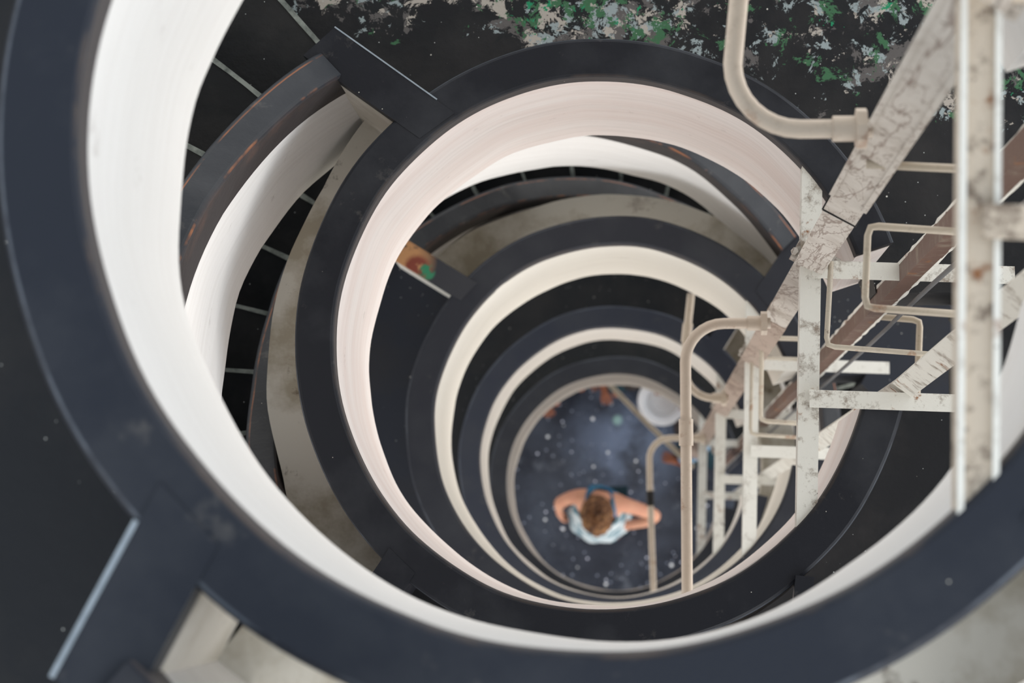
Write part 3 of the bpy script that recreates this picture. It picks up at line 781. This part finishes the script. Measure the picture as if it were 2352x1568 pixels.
    o = skinned('shorts', v, e, r, m_short, None, 2, 0); o.parent = t; o.location = -t.location
    for x, y in ((-.24, -.20), (-.035, -.22)):
        bm = bmesh.new(); bmesh.ops.create_uvsphere(bm, u_segments=20, v_segments=12, radius=1)
        for v_ in bm.verts:
            zz = v_.co.z
            v_.co = Vector((x + v_.co.x * (.045 + .006 * (v_.co.y < 0)), y + v_.co.y * .13, max(.0, .045 + zz * .05)))
        o = link('shoe', bm, m_shoe, None, True); o.parent = t; o.location = -t.location
person_main()
def person_simple(label, x, y, face, m_body, m_top, m_hr, lean=0.0, h=1.6, arms=None):
    """standing person with face direction `face` (degrees)"""
    t = thing('person', label, 'person', (x, y, 0))
    fx, fy = math.cos(R_(face)), math.sin(R_(face)); sx, sy = fy, -fx
    def P(a, b, c): return (a * sx + b * fx, a * sy + b * fy, c * h / 1.6)    # right, forward, up (local)
    J = {}; R = {}; ch = []
    def j(k, p, r): J[k] = Vector(P(*p)); R[k] = r
    j('pel', (0, 0, .9), (.13, .10)); j('waist', (0, .01 + lean * .3, 1.03), (.115, .09)); j('chest', (0, lean * .6, 1.2), (.135, .1)); j('uch', (0, lean, 1.3), (.12, .08))
    j('neck', (0, lean * 1.2, 1.38), .05); j('sk', (0, lean * 1.35 + .01, 1.48), .05)
    ch.append(['pel', 'waist', 'chest', 'uch', 'neck', 'sk'])
    for s, nm in ((-1, 'l'), (1, 'r')):
        ex, ef, ez, wx, wf, wz = (arms or (.24, .05, 1.06, .20, .24, 1.0))
        j('s' + nm, (s * .145, lean, 1.3), .052); j('e' + nm, (s * ex, ef + lean, ez), .04); j('w' + nm, (s * wx, wf + lean, wz), .027)
        ch.append(['uch', 's' + nm, 'e' + nm, 'w' + nm])
        j('h' + nm, (s * .085, 0, .83), .09); j('k' + nm, (s * .095, .03, .46), .058); j('a' + nm, (s * .10, -.01, .085), .038); j('t' + nm, (s * .11, .13, .034), .032)
        ch.append(['pel', 'h' + nm, 'k' + nm, 'a' + nm, 't' + nm])
        add_hand(J, R, ch, 'w' + nm, s, Vector((fx, fy, -.2)), (0, 0, -1), .5, nm)
    v, e, r, idx = joints_to_mesh(J, ch, R)
    b = skinned('body', v, e, r, m_body, None, 2, 0); b.parent = t
    hc = Vector(P(0, lean * 1.5 + .03, 1.50)) + t.location
    head_mesh(t, hc, (fx, fy, -.35), (0, 0, 1), m_body, m_hr, False, .98)
    J2 = {}; R2 = {}
    J2['a'] = Vector(P(0, 0, .86)); R2['a'] = (.15, .12); J2['b'] = Vector(P(0, .01 + lean * .3, 1.03)); R2['b'] = (.135, .105); J2['c'] = Vector(P(0, lean * .6, 1.2)); R2['c'] = (.15, .115); J2['d'] = Vector(P(0, lean, 1.30)); R2['d'] = (.13, .09)
    for s, nm in ((-1, 'l'), (1, 'r')): J2['s' + nm] = Vector(P(s * .15, lean, 1.3)); R2['s' + nm] = .064; J2['e' + nm] = Vector(P(s * .20, lean + .02, 1.19)); R2['e' + nm] = .058
    v, e, r, idx = joints_to_mesh(J2, [['a', 'b', 'c', 'd'], ['d', 'sl', 'el'], ['d', 'sr', 'er']], R2)
    o = skinned('shirt', v, e, r, m_top, None, 2, 0); o.parent = t
    J3 = {'p': Vector(P(0, 0, .9)), 'hl': Vector(P(-.085, 0, .82)), 'kl': Vector(P(-.095, .03, .46)), 'al': Vector(P(-.10, -.005, .16)), 'hr': Vector(P(.085, 0, .82)), 'kr': Vector(P(.095, .03, .46)), 'ar': Vector(P(.10, -.005, .16))}
    R3 = dict(p=(.145, .11), hl=.102, kl=.072, al=.055, hr=.102, kr=.072, ar=.055)
    v, e, r, idx = joints_to_mesh(J3, [['p', 'hl', 'kl', 'al'], ['p', 'hr', 'kr', 'ar']], R3)
    o = skinned('trousers', v, e, r, m_short, None, 2, 0); o.parent = t
    return t
HANG = (.20, -.01, 1.04, .19, .03, .82)
person_simple('person with black hair mostly hidden at the upper left of the smallest ring', -.43, .80, -60, m_skin2, m_red, m_hair2, .06, arms=HANG)
person_simple('person in white at the top of the smallest ring, left of the basin', .06, .84, -80, m_skin2, m_wcl, m_hair2, .05, arms=HANG)
person_simple('person in pale blue with brown arms, partly behind the duct and white basin', .56, .34, 160, m_skin2, m_blue, m_hair2, .05, 1.5, arms=HANG)

# white basin on a stool
bz = .62; bx, by = .30, .62
def lathe(bm, prof, x, y, n=40):
    rows = [[bm.verts.new((x + r * math.cos(2 * math.pi * i / n), y + r * math.sin(2 * math.pi * i / n), z)) for i in range(n)] for r, z in prof]
    for a, b in zip(rows, rows[1:]):
        for i in range(n): bm.faces.new((a[i], a[(i + 1) % n], b[(i + 1) % n], b[i]))
    for rw in (rows[0], rows[-1]): bm.faces.new(rw)
t = thing('basin', 'round white plastic basin near the top right of the smallest ring', 'basin', (bx, by, bz))
bm = bmesh.new(); lathe(bm, [(.01, bz), (.11, bz), (.155, bz + .13), (.17, bz + .135), (.17, bz + .145), (.150, bz + .142), (.105, bz + .02), (.085, bz + .02), (.08, bz + .03), (.07, bz + .02), (.005, bz + .02)], bx, by)
m_bas = mat_plain('white_plastic', (250, 251, 252), .3, 2, .05)
o = link('bowl', bm, m_bas, t); set_smooth_angle(o)
bm = bmesh.new(); tube(bm, [(bx + .17 * math.cos(a / 20 * math.pi), by + .17 * math.sin(a / 20 * math.pi), bz + .142) for a in range(41)], .007, 8)
link('rim', bm, m_bas, t, True)
t = thing('stool', 'small dark stool carrying the white basin', 'stool', (bx, by, 0))
m_wood = mat_plain('dark_wood', (70, 52, 40), .6)
bm = bmesh.new(); lathe(bm, [(.01, bz - .03), (.13, bz - .03), (.135, bz - .015), (.13, bz), (.01, bz)], bx, by); link('seat', bm, m_wood, t)
for a in (45, 135, 225, 315):
    bm = bmesh.new(); tube(bm, [(bx + .14 * math.cos(R_(a)), by + .14 * math.sin(R_(a)), 0), (bx + .09 * math.cos(R_(a)), by + .09 * math.sin(R_(a)), bz - .028)], .014, 10, .016); link('leg', bm, m_wood, t)
